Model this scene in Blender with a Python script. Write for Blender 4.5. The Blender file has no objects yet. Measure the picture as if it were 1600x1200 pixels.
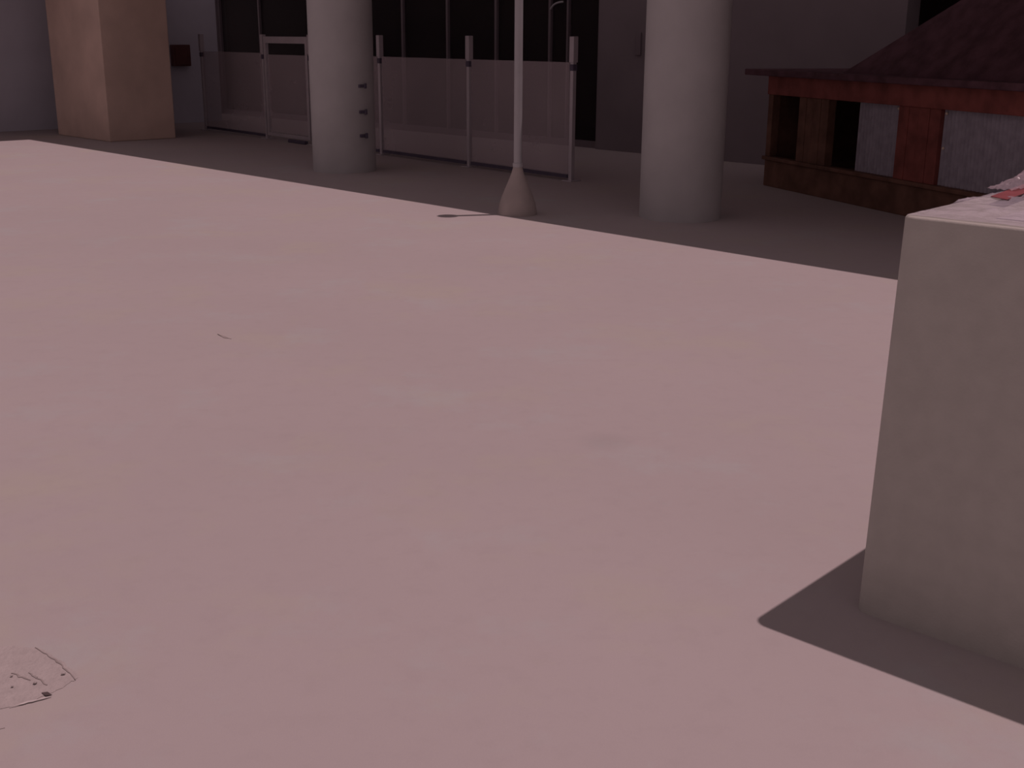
import bpy, bmesh, math, random
from mathutils import Vector, Matrix, noise

random.seed(7)
scn = bpy.context.scene
C = scn.collection

# ---------------------------------------------------------------- camera
cam_d = bpy.data.cameras.new('camera')
cam_d.sensor_width = 36.0
cam_d.lens = 36.0 * 1836.0 / 1600.0
cam_d.clip_end = 400
cam = bpy.data.objects.new('camera', cam_d)
C.objects.link(cam)
R = Matrix(((0.99997919, -0.0018557, 0.0),
            (0.0018318, 0.28392955, -0.95884339),
            (0.00618596, 0.95882344, 0.28393546)))
R[0][1] = -0.00645148; R[0][2] = 0.0
cam.matrix_world = Matrix.Translation((0, 0, 1.6)) @ R.to_4x4()
scn.camera = cam

# ---------------------------------------------------------------- light
TINT = (1.0, 0.70, 0.71)
w = bpy.data.worlds.new('sky')
scn.world = w
w.use_nodes = True
bg = w.node_tree.nodes['Background']
bg.inputs[0].default_value = (0.87, 0.62, 0.66, 1)
bg.inputs[1].default_value = 0.21
sun_d = bpy.data.lights.new('sun', 'SUN')
sun_d.energy = 1.80
sun_d.angle = math.radians(0.53)
sun_d.color = TINT
sun = bpy.data.objects.new('sun', sun_d)
C.objects.link(sun)
SH = Vector((0.972, 0.235)) * 0.2996          # horizontal shift towards the sun per metre of height
to_sun = Vector((SH.x, SH.y, 1.0)).normalized()
sun.rotation_euler = to_sun.to_track_quat('Z', 'Y').to_euler()
sun.location = (6, 2, 20)
scn.view_settings.view_transform = 'Standard'
scn.view_settings.look = 'None'
scn.view_settings.gamma = 1.0
scn.view_settings.use_curve_mapping = False
scn.view_settings.exposure = 0.0

# ---------------------------------------------------------------- materials
def mat(name, col, rough=0.7, var=0.10, scale=6.0, bump=0.0, bscale=60.0, metal=0.0, spec=0.3, alpha=1.0, col2=None):
    m = bpy.data.materials.new(name)
    m.use_nodes = True
    nt = m.node_tree
    b = nt.nodes['Principled BSDF']
    b.inputs['Roughness'].default_value = rough
    b.inputs['Metallic'].default_value = metal
    b.inputs['Specular IOR Level'].default_value = spec
    b.inputs['Alpha'].default_value = alpha
    tc = nt.nodes.new('ShaderNodeTexCoord')
    nz = nt.nodes.new('ShaderNodeTexNoise')
    nz.inputs['Scale'].default_value = scale
    nz.inputs['Detail'].default_value = 5
    nt.links.new(tc.outputs['Object'], nz.inputs['Vector'])
    cr = nt.nodes.new('ShaderNodeValToRGB')
    c2 = col2 or tuple(c * (1 + var) for c in col)
    cr.color_ramp.elements[0].position = 0.35
    cr.color_ramp.elements[1].position = 0.65
    cr.color_ramp.elements[0].color = tuple(c * (1 - var) for c in col) + (1,)
    cr.color_ramp.elements[1].color = tuple(c2) + (1,)
    nt.links.new(nz.outputs['Fac'], cr.inputs['Fac'])
    nt.links.new(cr.outputs['Color'], b.inputs['Base Color'])
    if bump > 0:
        n2 = nt.nodes.new('ShaderNodeTexNoise')
        n2.inputs['Scale'].default_value = bscale
        n2.inputs['Detail'].default_value = 4
        nt.links.new(tc.outputs['Object'], n2.inputs['Vector'])
        bp = nt.nodes.new('ShaderNodeBump')
        bp.inputs['Strength'].default_value = bump
        bp.inputs['Distance'].default_value = 0.01
        nt.links.new(n2.outputs['Fac'], bp.inputs['Height'])
        nt.links.new(bp.outputs['Normal'], b.inputs['Normal'])
    return m

def floor_material():
    m = mat('sealed_cement', (0.455, 0.425, 0.425), rough=0.8, var=0.02, scale=0.5, bump=0.08, bscale=220, spec=0.1)
    nt = m.node_tree
    b = nt.nodes['Principled BSDF']
    tc = [n for n in nt.nodes if n.type == 'TEX_COORD'][0]
    base = [n for n in nt.nodes if n.type == 'VALTORGB'][0].outputs['Color']
    # soft olive and grey blotches, then one small scuff with a place of its own
    def blotch(base, scale, lo, hi, col, amt):
        n = nt.nodes.new('ShaderNodeTexNoise'); n.inputs['Scale'].default_value = scale; n.inputs['Detail'].default_value = 8
        n.inputs['Roughness'].default_value = 0.7
        nt.links.new(tc.outputs['Object'], n.inputs['Vector'])
        r = nt.nodes.new('ShaderNodeMapRange'); r.inputs[1].default_value = lo; r.inputs[2].default_value = hi
        r.inputs[3].default_value = 0; r.inputs[4].default_value = amt
        nt.links.new(n.outputs['Fac'], r.inputs[0])
        mx = nt.nodes.new('ShaderNodeMix'); mx.data_type = 'RGBA'
        nt.links.new(r.outputs[0], mx.inputs['Factor'])
        nt.links.new(base, mx.inputs['A']); mx.inputs['B'].default_value = col + (1,)
        return mx.outputs['Result']
    c = blotch(base, 0.9, 0.52, 0.68, (0.47, 0.46, 0.39), 0.55)
    c = blotch(c, 1.3, 0.54, 0.70, (0.45, 0.48, 0.48), 0.6)
    c = blotch(c, 9.0, 0.50, 0.75, (0.40, 0.37, 0.37), 0.35)
    vm = nt.nodes.new('ShaderNodeVectorMath'); vm.operation = 'DISTANCE'
    vm.inputs[1].default_value = (0.384, 4.576, 0.0)
    nt.links.new(tc.outputs['Object'], vm.inputs[0])
    r = nt.nodes.new('ShaderNodeMapRange'); r.inputs[1].default_value = 0.03; r.inputs[2].default_value = 0.14
    r.inputs[3].default_value = 0.35; r.inputs[4].default_value = 0.0
    nt.links.new(vm.outputs['Value'], r.inputs[0])
    mx = nt.nodes.new('ShaderNodeMix'); mx.data_type = 'RGBA'
    nt.links.new(r.outputs[0], mx.inputs['Factor']); nt.links.new(c, mx.inputs['A'])
    mx.inputs['B'].default_value = (0.36, 0.34, 0.34, 1)
    nt.links.new(mx.outputs['Result'], b.inputs['Base Color'])
    return m

M = dict(
    floor=floor_material(),
    ceiling=mat('ceiling_plaster', (0.72, 0.67, 0.66), 0.9, 0.05, 1.0),
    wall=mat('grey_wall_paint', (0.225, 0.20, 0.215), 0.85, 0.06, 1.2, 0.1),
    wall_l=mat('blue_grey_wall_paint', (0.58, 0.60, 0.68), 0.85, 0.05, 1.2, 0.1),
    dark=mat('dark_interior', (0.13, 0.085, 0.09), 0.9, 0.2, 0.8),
    mull=mat('facade_bar', (0.19, 0.165, 0.18), 0.5, 0.05, 3),
    col=mat('column_paint', (0.46, 0.47, 0.47), 0.7, 0.05, 2.5, 0.15, 40),
    pier=mat('tan_brown_plaster', (0.63, 0.50, 0.42), 0.8, 0.10, 1.5, 0.15, 40),
    pole=mat('white_painted_metal', (0.41, 0.42, 0.44), 0.4, 0.04, 5, spec=0.5),
    skirt=mat('grey_brown_rubber', (0.42, 0.38, 0.36), 0.7, 0.06, 6),
    alu=mat('brushed_aluminium', (0.52, 0.50, 0.53), 0.45, 0.05, 4, metal=0.2, spec=0.5),
    clamp=mat('dark_clamp', (0.10, 0.09, 0.13), 0.5, 0.05, 5),
    box=mat('white_board', (0.50, 0.50, 0.46), 0.75, 0.035, 14, 0.12, 120),
    wood=mat('red_brown_timber', (0.23, 0.07, 0.058), 0.65, 0.25, 5, 0.15, 30),
    wood2=mat('brown_timber', (0.15, 0.08, 0.055), 0.7, 0.25, 5, 0.15, 30),
    roof=mat('dark_roof_felt', (0.11, 0.058, 0.072), 0.85, 0.25, 6, 0.2, 50),
    sheet=mat('grey_ribbed_sheet', (0.34, 0.33, 0.38), 0.6, 0.12, 12),
    brass=mat('pale_fixing', (0.75, 0.65, 0.50), 0.4, 0.05, 5, spec=0.5),
    red=mat('red_tape', (0.27, 0.07, 0.08), 0.5, 0.08, 10, spec=0.4),
    redbox=mat('dark_red_enamel', (0.13, 0.055, 0.052), 0.5, 0.08, 6),
    cable=mat('dark_rubber', (0.05, 0.04, 0.045), 0.6, 0.1, 8),
    patch=mat('broken_cement', (0.45, 0.42, 0.41), 0.85, 0.06, 25, 0.5, 90),
    hole=mat('dark_grit', (0.10, 0.08, 0.08), 0.95, 0.2, 40),
    crack=mat('crack_dirt', (0.33, 0.30, 0.29), 0.95, 0.1, 40),
    chip=mat('sunlit_cement_edge', (0.60, 0.57, 0.56), 0.85, 0.08, 40),  # paler cement, with sunlight on the broken edge put into the colour
    panel=mat('hazy_acrylic', (0.56, 0.50, 0.53), 0.5, 0.05, 1.5, spec=0.2, alpha=0.37),
    glass=mat('dark_tinted_glass', (0.03, 0.025, 0.027), 0.5, 0.1, 1.0, spec=0.2, alpha=0.45),
    film=mat('clear_plastic_film', (0.74, 0.70, 0.80), 0.12, 0.05, 9, 0.8, 22, spec=0.9, alpha=0.42),
    wrap=mat('crumpled_plastic', (0.60, 0.52, 0.58), 0.2, 0.1, 30, 0.6, 40, spec=0.7, alpha=0.40),
    paper=mat('white_paper', (0.60, 0.59, 0.60), 0.8, 0.03, 10),
)

# ---------------------------------------------------------------- helpers
def bx(bm, x0, x1, y0, y1, z0, z1, bev=0.0):
    r = bmesh.ops.create_cube(bm, size=1)
    bmesh.ops.scale(bm, vec=(x1 - x0, y1 - y0, z1 - z0), verts=r['verts'])
    bmesh.ops.translate(bm, vec=((x0 + x1) / 2, (y0 + y1) / 2, (z0 + z1) / 2), verts=r['verts'])
    if bev > 0:
        es = list({e for v in r['verts'] for e in v.link_edges})
        bmesh.ops.bevel(bm, geom=es, offset=bev, segments=2, profile=0.5, affect='EDGES')

def lathe(bm, prof, cx=0, cy=0, n=48, cap=True):
    rings = []
    for r, z in prof:
        rings.append([bm.verts.new((cx + r * math.cos(2 * math.pi * k / n), cy + r * math.sin(2 * math.pi * k / n), z)) for k in range(n)])
    for a, b in zip(rings, rings[1:]):
        for k in range(n):
            bm.faces.new((a[k], a[(k + 1) % n], b[(k + 1) % n], b[k]))
    if cap:
        bm.faces.new(list(reversed(rings[0]))); bm.faces.new(rings[-1])

def tube(bm, pts, r, n=8, closed=False):
    rings = []
    P = [Vector(p) for p in pts]
    N = len(P)
    for i, p in enumerate(P):
        a = P[(i - 1) % N] if (closed or i > 0) else p
        b = P[(i + 1) % N] if (closed or i < N - 1) else p
        t = (b - a).normalized()
        s = t.cross(Vector((0, 0, 1)))
        if s.length < 1e-4: s = Vector((1, 0, 0))
        s.normalize(); q = s.cross(t).normalized()
        rings.append([bm.verts.new(p + r * (math.cos(2 * math.pi * k / n) * s + math.sin(2 * math.pi * k / n) * q)) for k in range(n)])
    pairs = list(zip(rings, rings[1:])) + ([(rings[-1], rings[0])] if closed else [])
    for a, b in pairs:
        for k in range(n):
            bm.faces.new((a[k], a[(k + 1) % n], b[(k + 1) % n], b[k]))
    if not closed:
        bm.faces.new(list(reversed(rings[0]))); bm.faces.new(rings[-1])

def prism(bm, poly, z0, z1):
    lo = [bm.verts.new((x, y, z0)) for x, y in poly]
    hi = [bm.verts.new((x, y, z1)) for x, y in poly]
    n = len(poly)
    bm.faces.new(list(reversed(lo))); bm.faces.new(hi)
    for i in range(n):
        bm.faces.new((lo[i], lo[(i + 1) % n], hi[(i + 1) % n], hi[i]))

def obj(name, bm, m, parent=None, smooth=False):
    bmesh.ops.recalc_face_normals(bm, faces=bm.faces)
    me = bpy.data.meshes.new(name)
    bm.to_mesh(me); bm.free()
    me.materials.append(m)
    if smooth:
        for p in me.polygons: p.use_smooth = True
    o = bpy.data.objects.new(name, me)
    C.objects.link(o)
    if parent: o.parent = parent
    return o

def box_obj(name, m, parent, *a, bev=0.0):
    bm = bmesh.new(); bx(bm, *a, bev=bev)
    return obj(name, bm, m, parent)

def tag(o, label, cat, group=None):
    o['label'] = label; o['category'] = cat
    if group: o['group'] = group
    return o

def thing(name, label, cat, loc, rotz=0, group=None):
    o = bpy.data.objects.new(name, None); C.objects.link(o)
    o.location = loc; o.rotation_euler = (0, 0, rotz)
    o.empty_display_size = 0.2
    return tag(o, label, cat, group)

def struct(o):
    o['kind'] = 'structure'
    return o

def smooth_by_angle(o, deg=35):
    for p in o.data.polygons: p.use_smooth = True
    lim = math.radians(deg)
    bm = bmesh.new(); bm.from_mesh(o.data)
    for e in bm.edges:
        e.smooth = len(e.link_faces) == 2 and e.calc_face_angle(0) < lim
    bm.to_mesh(o.data); bm.free()

U = Vector((0.70, -0.714)).normalized()
V = Vector((-U.y, U.x))
ANG_U = math.atan2(U.y, U.x)
HW = 14.0                                           # height of the building front; its unseen upper part is added to block sun
H = 2.55                                             # underside of the roof

# ---------------------------------------------------------------- setting
bm = bmesh.new()
bx(bm, -45, 45, -25, 45, -0.3, 0.0)
struct(obj('floor', bm, M['floor']))

corner = Vector((-7.59, 18.71)) + SH * (H + 0.2)
U1 = Vector((0.691, -0.7225)).normalized()
V1 = Vector((0.7225, 0.691)).normalized()
c = corner
DW = 2.35                                            # depth of the canopy; an invented gap behind it lets in sky light
poly = [c, c + U1 * 34, c + U1 * 34 + V1 * DW, c - U1 * 6 + V1 * DW, c - U1 * 6 - V1 * 26, c - V1 * 26]
bm = bmesh.new(); prism(bm, [(p.x, p.y) for p in poly], H, H + 0.2)
struct(obj('ceiling', bm, M['ceiling']))

# back wall: local x runs along the wall, local y goes into the building
back = bpy.data.objects.new('wall_back', None)
bm = bmesh.new()
W0 = (-2.03, 21.0)
O0, O1, O2 = -5.92, 4.63, 9.40
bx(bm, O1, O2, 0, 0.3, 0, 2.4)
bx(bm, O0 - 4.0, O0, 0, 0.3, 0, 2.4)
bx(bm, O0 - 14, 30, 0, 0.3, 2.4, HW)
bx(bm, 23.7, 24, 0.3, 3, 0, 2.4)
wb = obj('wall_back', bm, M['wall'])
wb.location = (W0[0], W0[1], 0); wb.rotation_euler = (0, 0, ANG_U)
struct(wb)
bpy.data.objects.remove(back)
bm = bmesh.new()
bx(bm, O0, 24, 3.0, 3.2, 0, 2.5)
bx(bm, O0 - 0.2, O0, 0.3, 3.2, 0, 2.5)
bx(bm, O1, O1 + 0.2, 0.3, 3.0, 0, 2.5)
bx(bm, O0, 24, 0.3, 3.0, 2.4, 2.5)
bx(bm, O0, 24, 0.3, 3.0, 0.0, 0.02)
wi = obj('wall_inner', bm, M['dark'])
wi.location = wb.location; wi.rotation_euler = wb.rotation_euler
struct(wi)

# glazed front set in the back wall
win = bpy.data.objects.new('window_1', None); C.objects.link(win)
win.location = wb.location; win.rotation_euler = wb.rotation_euler
struct(win)
bm = bmesh.new()
bx(bm, O0, O1, 0.10, 0.18, 0, 0.10); bx(bm, O0, O1, 0.10, 0.18, 2.32, 2.4)
bx(bm, O0, O0 + 0.08, 0.10, 0.18, 0.1, 2.32); bx(bm, O1 - 0.08, O1, 0.10, 0.18, 0.1, 2.32)
obj('window_frame', bm, M['mull'], win)
ms = [-4.38, -2.70, -1.14, 0.06, 1.22, 2.38, 3.56, 3.93]
for s in ms:
    wd = 0.024 if s != 3.93 else 0.018
    box_obj('mullion', M['mull'], win, s - wd, s + wd, 0.09, 0.19, 0.1, 2.32, bev=0.006)
ed = [O0 + 0.08] + ms + [O1 - 0.08]
for a, b in zip(ed, ed[1:]):
    box_obj('pane', M['glass'], win, a + 0.03, b - 0.03, 0.135, 0.143, 0.1, 2.32)
# light reflection on the glazed front, built as a pale curved tube
bm = bmesh.new()
pts = [(0.26 * t - 0.02, -0.02 - 0.04 * math.sin(t * math.pi), 0.10 * math.sin(t * math.pi / 2)) for t in [i / 8 for i in range(9)]]
tube(bm, pts, 0.014, 8)
br = obj('curved_glint', bm, M['pole'])
pos = Vector(W0) + U * 3.64 + V * 0.07
br.location = (pos.x, pos.y, 1.99); br.rotation_euler = (0, 0, ANG_U)
br.parent = None
tag(br, 'small pale curved tube in place of a light reflection, high on the glazed front right of the lamp pole', 'glint')
# pale strip on the grey wall beside the round column
bm = bmesh.new(); bx(bm, -0.045, 0.045, -0.03, 0.0, 1.35, 1.66, 0.008)
st = obj('wall_plate', bm, M['mull'])
pos = Vector(W0) + U * 5.40
st.location = (pos.x, pos.y, 0); st.rotation_euler = (0, 0, ANG_U)
tag(st, 'faint narrow upright plate on grey wall just left of the right round column', 'wall plate')

# left wall (wing)
ang_v = math.atan2(0.691, 0.7225)
bm = bmesh.new()
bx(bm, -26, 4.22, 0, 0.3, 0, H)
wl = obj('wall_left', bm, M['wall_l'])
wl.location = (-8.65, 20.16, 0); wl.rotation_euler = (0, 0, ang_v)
struct(wl)
bm = bmesh.new(); bx(bm, -0.17, 0.17, -0.14, 0.0, -0.19, 0.19, 0.012)
rb = thing('hose_box', 'small dark red box on grey wall beside the tan square pillar', 'box', (-8.65 + 0.7225 * 3.40 + 0.0035, 20.16 + 0.691 * 3.40 - 0.0035, 1.22), ang_v)
obj('body', bm, M['redbox'], rb)
box_obj('door', M['redbox'], rb, -0.145, 0.145, -0.155, -0.141, -0.165, 0.165, bev=0.005)
box_obj('handle', M['redbox'], rb, 0.10, 0.12, -0.17, -0.156, -0.04, 0.04)

# ---------------------------------------------------------------- columns
def column(x, y, r, label):
    t = thing('round_column', label, 'column', (x, y, 0), 0, 'round columns under the roof')
    bm = bmesh.new()
    lathe(bm, [(r, 0.0), (r, 0.1), (r, 1.5), (r, H)], n=72)
    o = obj('shaft', bm, M['col'], t); smooth_by_angle(o)
    return t
c2 = column(-2.08, 14.66, 0.385, 'pale round column behind the sunlit floor, with small dark clips on its right side')
c3 = column(1.545, 10.90, 0.375, 'pale plain round column nearest the red brown timber hut')
# clips on the right flank of the first round column
for z in (1.02, 0.72, 0.44):
    bm = bmesh.new()
    bx(bm, -0.05, 0.05, -0.022, 0.012, -0.018, 0.018, 0.004)
    bx(bm, 0.015, 0.045, -0.040, -0.022, -0.03, 0.03, 0.003)
    o = obj('clip', bm, M['clamp'], c2)
    a = math.radians(-45)
    o.location = (0.385 * math.cos(a), 0.385 * math.sin(a), z); o.rotation_euler = (0, 0, a + math.pi / 2)
    o['label'] = 'small dark clip'

pier = thing('square_pillar', 'wide tan brown square pillar in front of the grey wall at far left', 'pillar', (-6.2, 18.35, 0), ANG_U)
box_obj('shaft', M['pier'], pier, -1.82, 0, 0, 1.12, 0, H, bev=0.015)

# ---------------------------------------------------------------- slim pole with skirt base
t = thing('slim_pole', 'slim white pole with flared conical skirt standing between the two round columns', 'pole', (0.04, 11.02, 0))
bm = bmesh.new(); lathe(bm, [(0.038, 0.02), (0.038, 2.18)], n=24)
o = obj('pole', bm, M['pole'], t); smooth_by_angle(o)
bm = bmesh.new()
lathe(bm, [(0.185, 0.0), (0.182, 0.03), (0.168, 0.10), (0.145, 0.17), (0.112, 0.25), (0.082, 0.32), (0.058, 0.38), (0.044, 0.43), (0.040, 0.44)], n=40)
o = obj('base_skirt', bm, M['skirt'], t); smooth_by_angle(o, 50)
o['label'] = 'grey brown flared conical skirt'
bm = bmesh.new(); lathe(bm, [(0.042, 0.435), (0.046, 0.44), (0.046, 0.47), (0.042, 0.475)], n=24)
obj('collar', bm, M['pole'], t)
bm = bmesh.new(); lathe(bm, [(0.03, 2.17), (0.075, 2.18), (0.095, 2.20), (0.095, 2.225), (0.06, 2.25), (0.01, 2.26)], n=28)
o = obj('cap', bm, M['pole'], t); smooth_by_angle(o, 40)

# ---------------------------------------------------------------- fence of hazy panels with aluminium posts
FD = Vector((0.641, -0.7675)).normalized()
fence = thing('panel_fence', 'low fence of hazy see-through panels between grey metal posts under the roof', 'fence', (-5.34, 20.86, 0), math.atan2(FD.y, FD.x))
posts = [0.0, 2.18, 3.62, 5.47, 7.46, 9.37]
def post_mesh():
    bm = bmesh.new()
    bx(bm, -0.026, 0.026, -0.026, 0.026, 0.0, 1.585, 0.005)
    bx(bm, -0.036, 0.036, -0.036, 0.036, 1.32, 1.60, 0.006)
    bx(bm, -0.08, 0.08, -0.08, 0.08, 0.0, 0.012, 0.002)
    return bm
first = None
for s in posts:
    if first is None:
        first = obj('post', post_mesh(), M['alu'], fence); o = first
        cl = box_obj('clamp', M['clamp'], o, -0.032, 0.032, -0.032, 0.032, 1.23, 1.30, bev=0.004)
    else:
        o = first.copy(); C.objects.link(o); o.parent = fence
        c_ = cl.copy(); C.objects.link(c_); c_.parent = o
    o.location = (s, 0, 0)
for a, b in ((0.0, 2.18), (3.62, 5.47), (5.47, 7.46), (7.46, 9.37)):
    box_obj('panel', M['panel'], fence, a + 0.05, b - 0.05, -0.006, 0.006, 0.07, 1.32)
    box_obj('base_rail', M['clamp'], fence, a + 0.05, b - 0.05, -0.02, 0.02, 0.03, 0.07)
# gate leaf between the second and third post
gate = thing('gate', 'hazy panel gate with pale metal frame, half hidden by the round column', 'gate', fence.location, fence.rotation_euler.z)
bm = bmesh.new()
bx(bm, 2.235, 2.30, -0.025, 0.025, 0.06, 1.50); bx(bm, 3.50, 3.565, -0.025, 0.025, 0.06, 1.50)
bx(bm, 2.235, 3.565, -0.03, 0.03, 1.47, 1.57, 0.005)
bx(bm, 2.30, 3.50, -0.022, 0.022, 0.06, 0.11)
obj('frame', bm, M['alu'], gate)
box_obj('panel', M['panel'], gate, 2.31, 3.49, -0.005, 0.005, 0.12, 1.30)
box_obj('threshold', M['clamp'], gate, 3.0, 3.5, -0.10, -0.03, 0.0, 0.05, bev=0.01)

# ---------------------------------------------------------------- timber hut
E = Vector((0.34, -0.94)).normalized()
hut = thing('timber_hut', 'low red brown timber hut with ribbed grey windows and dark roof', 'hut', (3.08, 12.687, 0), math.atan2(E.y, E.x))
S0, S1, DEP = -0.75, 5.4, 1.35
box_obj('plinth', M['wood2'], hut, S0, S1, 0, DEP, 0, 0.29, bev=0.008)
box_obj('sill', M['wood2'], hut, S0 - 0.02, S1 + 0.02, -0.03, 0.07, 0.29, 0.33, bev=0.006)
hp = [(S0, -0.66), (-0.14, 0.39), (1.52, 2.10), (3.70, 4.20), (5.2, 5.4)]
for i, (a, b) in enumerate(hp):
    w_ = b - a
    m_ = M['wood2'] if i < 2 else M['wood']
    if w_ < 0.3:
        box_obj('post', m_, hut, a, b, 0, 0.10, 0.33, 1.0, bev=0.006)
    else:                                              # wide posts are built of upright boards
        n = max(2, round(w_ / 0.145))
        for k in range(n):
            q = box_obj('board', m_, hut, a + k * w_ / n + 0.002, a + (k + 1) * w_ / n - 0.002, 0.0 + 0.004 * (k % 2), 0.10, 0.33, 1.0, bev=0.005)
box_obj('beam', M['wood'], hut, S0, S1, -0.02, 0.12, 1.0, 1.20, bev=0.008)
box_obj('end_wall', M['wood2'], hut, S0, S0 + 0.05, 0.10, DEP, 0.29, 1.20)
box_obj('end_wall', M['wood2'], hut, S1 - 0.05, S1, 0.10, DEP, 0.29, 1.20)
box_obj('rear_wall', M['dark'], hut, S0 + 0.05, S1 - 0.05, DEP - 0.05, DEP, 0.29, 1.20)
def sheet(a, b):
    bm = bmesh.new()
    z0, z1 = 0.33, 1.0
    n = int((b - a) / 0.0125)
    f, g = [], []
    for i in range(n + 1):
        x = a + (b - a) * i / n
        y = 0.055 + (0.008 if (i // 2) % 2 else -0.008)
        f.append((bm.verts.new((x, y, z0)), bm.verts.new((x, y, z1))))
        g.append((bm.verts.new((x, y + 0.004, z0)), bm.verts.new((x, y + 0.004, z1))))
    for i in range(n):
        bm.faces.new((f[i][0], f[i + 1][0], f[i + 1][1], f[i][1]))
        bm.faces.new((g[i][0], g[i][1], g[i + 1][1], g[i + 1][0]))
        bm.faces.new((f[i][0], g[i][0], g[i + 1][0], f[i + 1][0]))
        bm.faces.new((f[i][1], f[i + 1][1], g[i + 1][1], g[i][1]))
    bm.faces.new((f[0][0], f[0][1], g[0][1], g[0][0])); bm.faces.new((f[n][0], g[n][0], g[n][1], f[n][1]))
    return obj('ribbed_sheet', bm, M['sheet'], hut)
sheet(0.86, 1.515)
sheet(2.105, 3.695)
sheet(4.205, 5.195)
for s, z in ((1.47, 0.97), (2.14, 0.965), (2.14, 0.66)):
    bm = bmesh.new(); bmesh.ops.create_uvsphere(bm, u_segments=10, v_segments=6, radius=0.013)
    bmesh.ops.translate(bm, vec=(s, 0.038, z), verts=bm.verts)
    obj('fixing', bm, M['brass'], hut)
# roof: flat eaves board, then the steep hipped top set back on it
box_obj('eaves_board', M['roof'], hut, S0 - 0.33, S1 + 0.33, -0.13, DEP + 0.15, 1.20, 1.265, bev=0.01)
bm = bmesh.new()
a, b, y0, y1 = 0.48, S1 + 0.2, 0.08, DEP + 0.1
zb, zt = 1.265, 2.15
ym = (y0 + y1) / 2
vs = [bm.verts.new(p) for p in ((a, y0, zb), (b, y0, zb), (b, y1, zb), (a, y1, zb), (a + 1.3, ym, zt), (b - 1.3, ym, zt))]
for q in ((0, 1, 5, 4), (1, 2, 5), (2, 3, 4, 5), (3, 0, 4), (3, 2, 1, 0)):
    bm.faces.new([vs[i] for i in q])
obj('hipped_roof', bm, M['roof'], hut)

# ---------------------------------------------------------------- foreground white box
BU = Vector((0.735, -0.678)).normalized()
BX = thing('white_plinth_box', 'large white box with shaded front, its top wrapped in clear film, at right edge', 'box', (1.0, 3.105, 0), math.atan2(BU.y, BU.x))
HB, LB = 1.152, 0.95
def rounded_box(x0, x1, y0, y1, z0, z1, r, rt, n=8):
    bm = bmesh.new()
    def ring(inset, z):
        rr = max(r - inset, 0.002)
        pts = []
        for cx, cy, a0 in ((x1 - r, y1 - r, 0), (x0 + r, y1 - r, 90), (x0 + r, y0 + r, 180), (x1 - r, y0 + r, 270)):
            for k in range(n + 1):
                a = math.radians(a0 + 90 * k / n)
                pts.append(bm.verts.new((cx + rr * math.cos(a), cy + rr * math.sin(a), z)))
        return pts
    rs = [ring(0, z0), ring(0, z1 - rt)]
    for k in range(1, 6):
        a = math.radians(90 * k / 5)
        rs.append(ring(rt * (1 - math.cos(a)), z1 - rt + rt * math.sin(a)))
    for p, q in zip(rs, rs[1:]):
        for i in range(len(p)):
            bm.faces.new((p[i], p[(i + 1) % len(p)], q[(i + 1) % len(p)], q[i]))
    bm.faces.new(list(reversed(rs[0]))); bm.faces.new(rs[-1])
    return bm
bm = rounded_box(0, LB, 0, LB, 0, HB, 0.045, 0.009)
for v in bm.verts:                                       # sides draw in a little towards the top
    t = v.co.z / HB
    v.co.x = LB / 2 + (v.co.x - LB / 2) * (1 - 0.033 * t)
    v.co.y = LB / 2 + (v.co.y - LB / 2) * (1 - 0.033 * t)
o = obj('body', bm, M['box'], BX); smooth_by_angle(o, 40)
# film over the top, creased and slightly lifted
def film_mesh(x0, x1, y0, y1, z, amp, nx=90, ny=90, seed=0.0, lift=0.0, lumps=()):
    bm = bmesh.new(); g = []
    for i in range(nx + 1):
        row = []
        for j in range(ny + 1):
            x = x0 + (x1 - x0) * i / nx; y = y0 + (y1 - y0) * j / ny
            h = abs(noise.noise(Vector((x * 9 + seed, y * 14, 0.3)))) * amp + abs(noise.noise(Vector((x * 30, y * 34 + seed, 1.3)))) * amp * 0.35
            ed = min(i, nx - i, j, ny - j) / 6.0
            h = h * min(1, 0.25 + ed) + lift * min(1, max(0, (y - 0.06) / 0.35)) * min(1, ed)
            for bx_, by_, br_, bh_ in lumps:
                d2 = ((x - bx_) ** 2 + (y - by_) ** 2) / br_ ** 2
                h += bh_ * math.exp(-d2) * (0.6 + 0.8 * noise.noise(Vector((x * 70, y * 70, 9.0))))
            row.append(bm.verts.new((x, y, z + h)))
        g.append(row)
    for i in range(nx):
        for j in range(ny):
            bm.faces.new((g[i][j], g[i + 1][j], g[i + 1][j + 1], g[i][j + 1]))
    return bm
paper = obj('paper_sheet', film_mesh(0.22, 0.9, 0.14, 0.90, HB + 0.0015, 0.0012, 20, 20), M['paper'], BX)
o = obj('plastic_film', film_mesh(0.028, LB - 0.028, 0.030, LB - 0.030, HB + 0.002, 0.012, nx=120, ny=120, seed=3.1, lift=0.013, lumps=((0.045, 0.36, 0.03, 0.012), (0.20, 0.20, 0.03, 0.010), (0.06, 0.10, 0.025, 0.006))), M['film'], BX, smooth=True)
o['label'] = 'creased clear plastic film'

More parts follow.
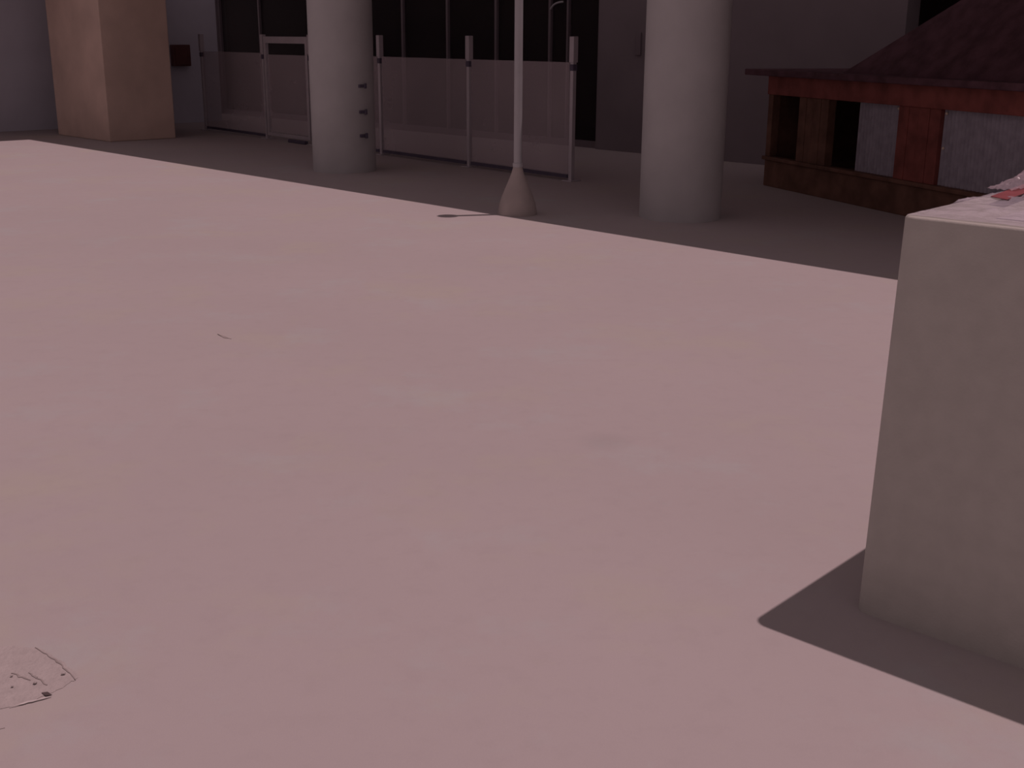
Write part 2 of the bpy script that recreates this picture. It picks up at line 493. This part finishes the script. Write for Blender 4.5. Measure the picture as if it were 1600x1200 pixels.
# ---------------------------------------------------------------- small things on the floor
random.seed(4)
def ragged(pts, jit=0.006, sub=6):
    out = []
    for i, p in enumerate(pts):
        q = pts[(i + 1) % len(pts)]
        for k in range(sub):
            t = k / sub
            out.append((p[0] + (q[0] - p[0]) * t + random.uniform(-jit, jit), p[1] + (q[1] - p[1]) * t + random.uniform(-jit, jit)))
    return out
cp = thing('cracked_patch', 'cracked cement patch with lifted edges in the near left corner of floor', 'floor patch', (-1.16, 2.60, 0))
def loc(p): return (p[0] + 1.16, p[1] - 2.60)
bm = bmesh.new(); prism(bm, [loc(p) for p in ragged([(-1.62, 2.90), (-1.40, 2.862), (-1.281, 2.850), (-1.20, 2.79), (-1.118, 2.70), (-1.128, 2.675), (-1.165, 2.615), (-1.225, 2.565), (-1.34, 2.50), (-1.62, 2.40)], 0.004, 5)], 0.0, 0.0016)
obj('slab', bm, M['patch'], cp)
bm = bmesh.new(); prism(bm, [loc(p) for p in ragged([(-1.182, 2.622), (-1.168, 2.626), (-1.152, 2.610), (-1.168, 2.607)], 0.0015, 3)], 0.002, 0.0038)
obj('hole', bm, M['hole'], cp)
def ribbon(name, m_, line, wd, z):
    n = len(line)
    L_, R_ = [], []
    for i, p in enumerate(line):
        q = Vector(line[min(i + 1, n - 1)]) - Vector(line[max(i - 1, 0)]); q.normalize()
        w_ = wd * random.uniform(0.5, 1.2) * (0.35 + math.sin(math.pi * (i + 0.4) / n))
        L_.append((p[0] + 1.16 - q.y * w_, p[1] - 2.60 + q.x * w_)); R_.append((p[0] + 1.16 + q.y * w_ * 0.4, p[1] - 2.60 - q.x * w_ * 0.4))
    bm = bmesh.new(); prism(bm, L_ + R_[::-1], z, z + 0.0012)
    return obj(name, bm, m_, cp)
def line(a, b, n, j):
    return [(a[0] + (b[0] - a[0]) * k / n + random.uniform(-j, j), a[1] + (b[1] - a[1]) * k / n + random.uniform(-j, j)) for k in range(n + 1)]
ribbon('lit_edge', M['chip'], line((-1.235, 2.553), (-1.152, 2.603), 9, 0.0015), 0.0035, 0.003)  # pale ribbon painted as the sunlit rim of the lifted cement
ribbon('crack', M['crack'], line((-1.29, 2.850), (-1.20, 2.775), 8, 0.002) + line((-1.19, 2.765), (-1.12, 2.685), 8, 0.002), 0.0026, 0.002)
ribbon('crack', M['crack'], line((-1.255, 2.72), (-1.18, 2.655), 9, 0.006), 0.003, 0.002)
ribbon('crack', M['crack'], line((-1.30, 2.72), (-1.24, 2.68), 6, 0.005), 0.003, 0.002)
ribbon('crack', M['crack'], line((-1.27, 2.44), (-1.21, 2.465), 6, 0.002), 0.0025, 0.0)
for k in range(4):
    x = random.uniform(-1.32, -1.15); y = random.uniform(2.62, 2.74)
    bm = bmesh.new(); bmesh.ops.create_icosphere(bm, subdivisions=1, radius=random.uniform(0.003, 0.006))
    for v in bm.verts: v.co *= random.uniform(0.7, 1.2); v.co.z *= 0.6
    bmesh.ops.translate(bm, vec=(x + 1.16, y - 2.60, 0.006), verts=bm.verts)
    obj('crumb', bm, M['patch'], cp)
bm = bmesh.new(); prism(bm, ragged([(-1.645, 6.345), (-1.60, 6.30), (-1.535, 6.235), (-1.585, 6.250)], 0.004, 4), 0.0, 0.002)
tag(obj('floor_chip', bm, M['crack']), 'tiny dark chipped scar alone in the sunlit floor at left', 'chip')

# red tape on the box (stuck to it, so a part of it)
bm = bmesh.new()
pp = []
inv = None
bpy.context.view_layer.update()
inv = BX.matrix_world.inverted()
TAPE = [(p[0] * 0.95, p[1] * 0.95) for p in ((1.418, 3.507), (1.438, 3.437), (1.76, 3.862), (1.735, 3.935))]
lo = [inv @ Vector((x, y, HB + 0.018)) for x, y in TAPE]
prism(bm, [(p.x, p.y) for p in lo], HB + 0.0215, HB + 0.0235)
o = obj('tape', bm, M['red'], BX); o['label'] = 'red tape strip'
# crumpled plastic standing up at the back of the top
bm = bmesh.new()
nx, ny = 40, 26
g = []
for i in range(nx + 1):
    row = []
    for j in range(ny + 1):
        u_, v_ = i / nx, j / ny
        x = 0.026 + 0.085 * u_; y = 0.56 + 0.34 * v_
        h = 0.055 * min(1, v_ * 1.6) * (1 - v_ ** 6) * max(0, math.sin(math.pi * u_)) ** 0.6
        h *= 0.75 + 0.5 * noise.noise(Vector((x * 16, y * 20, 5.0)))
        h += 0.012 * abs(noise.noise(Vector((x * 50, y * 50, 2.0))))
        row.append(bm.verts.new((x, y, HB + 0.024 + max(0, h))))
    g.append(row)
for i in range(nx):
    for j in range(ny):
        bm.faces.new((g[i][j], g[i + 1][j], g[i + 1][j + 1], g[i][j + 1]))
o = obj('plastic_wrap', bm, M['wrap'], smooth=True)
o.location = BX.location; o.rotation_euler = BX.rotation_euler
tag(o, 'crumpled clear plastic wrap heaped on the back of the white box top', 'plastic wrap')
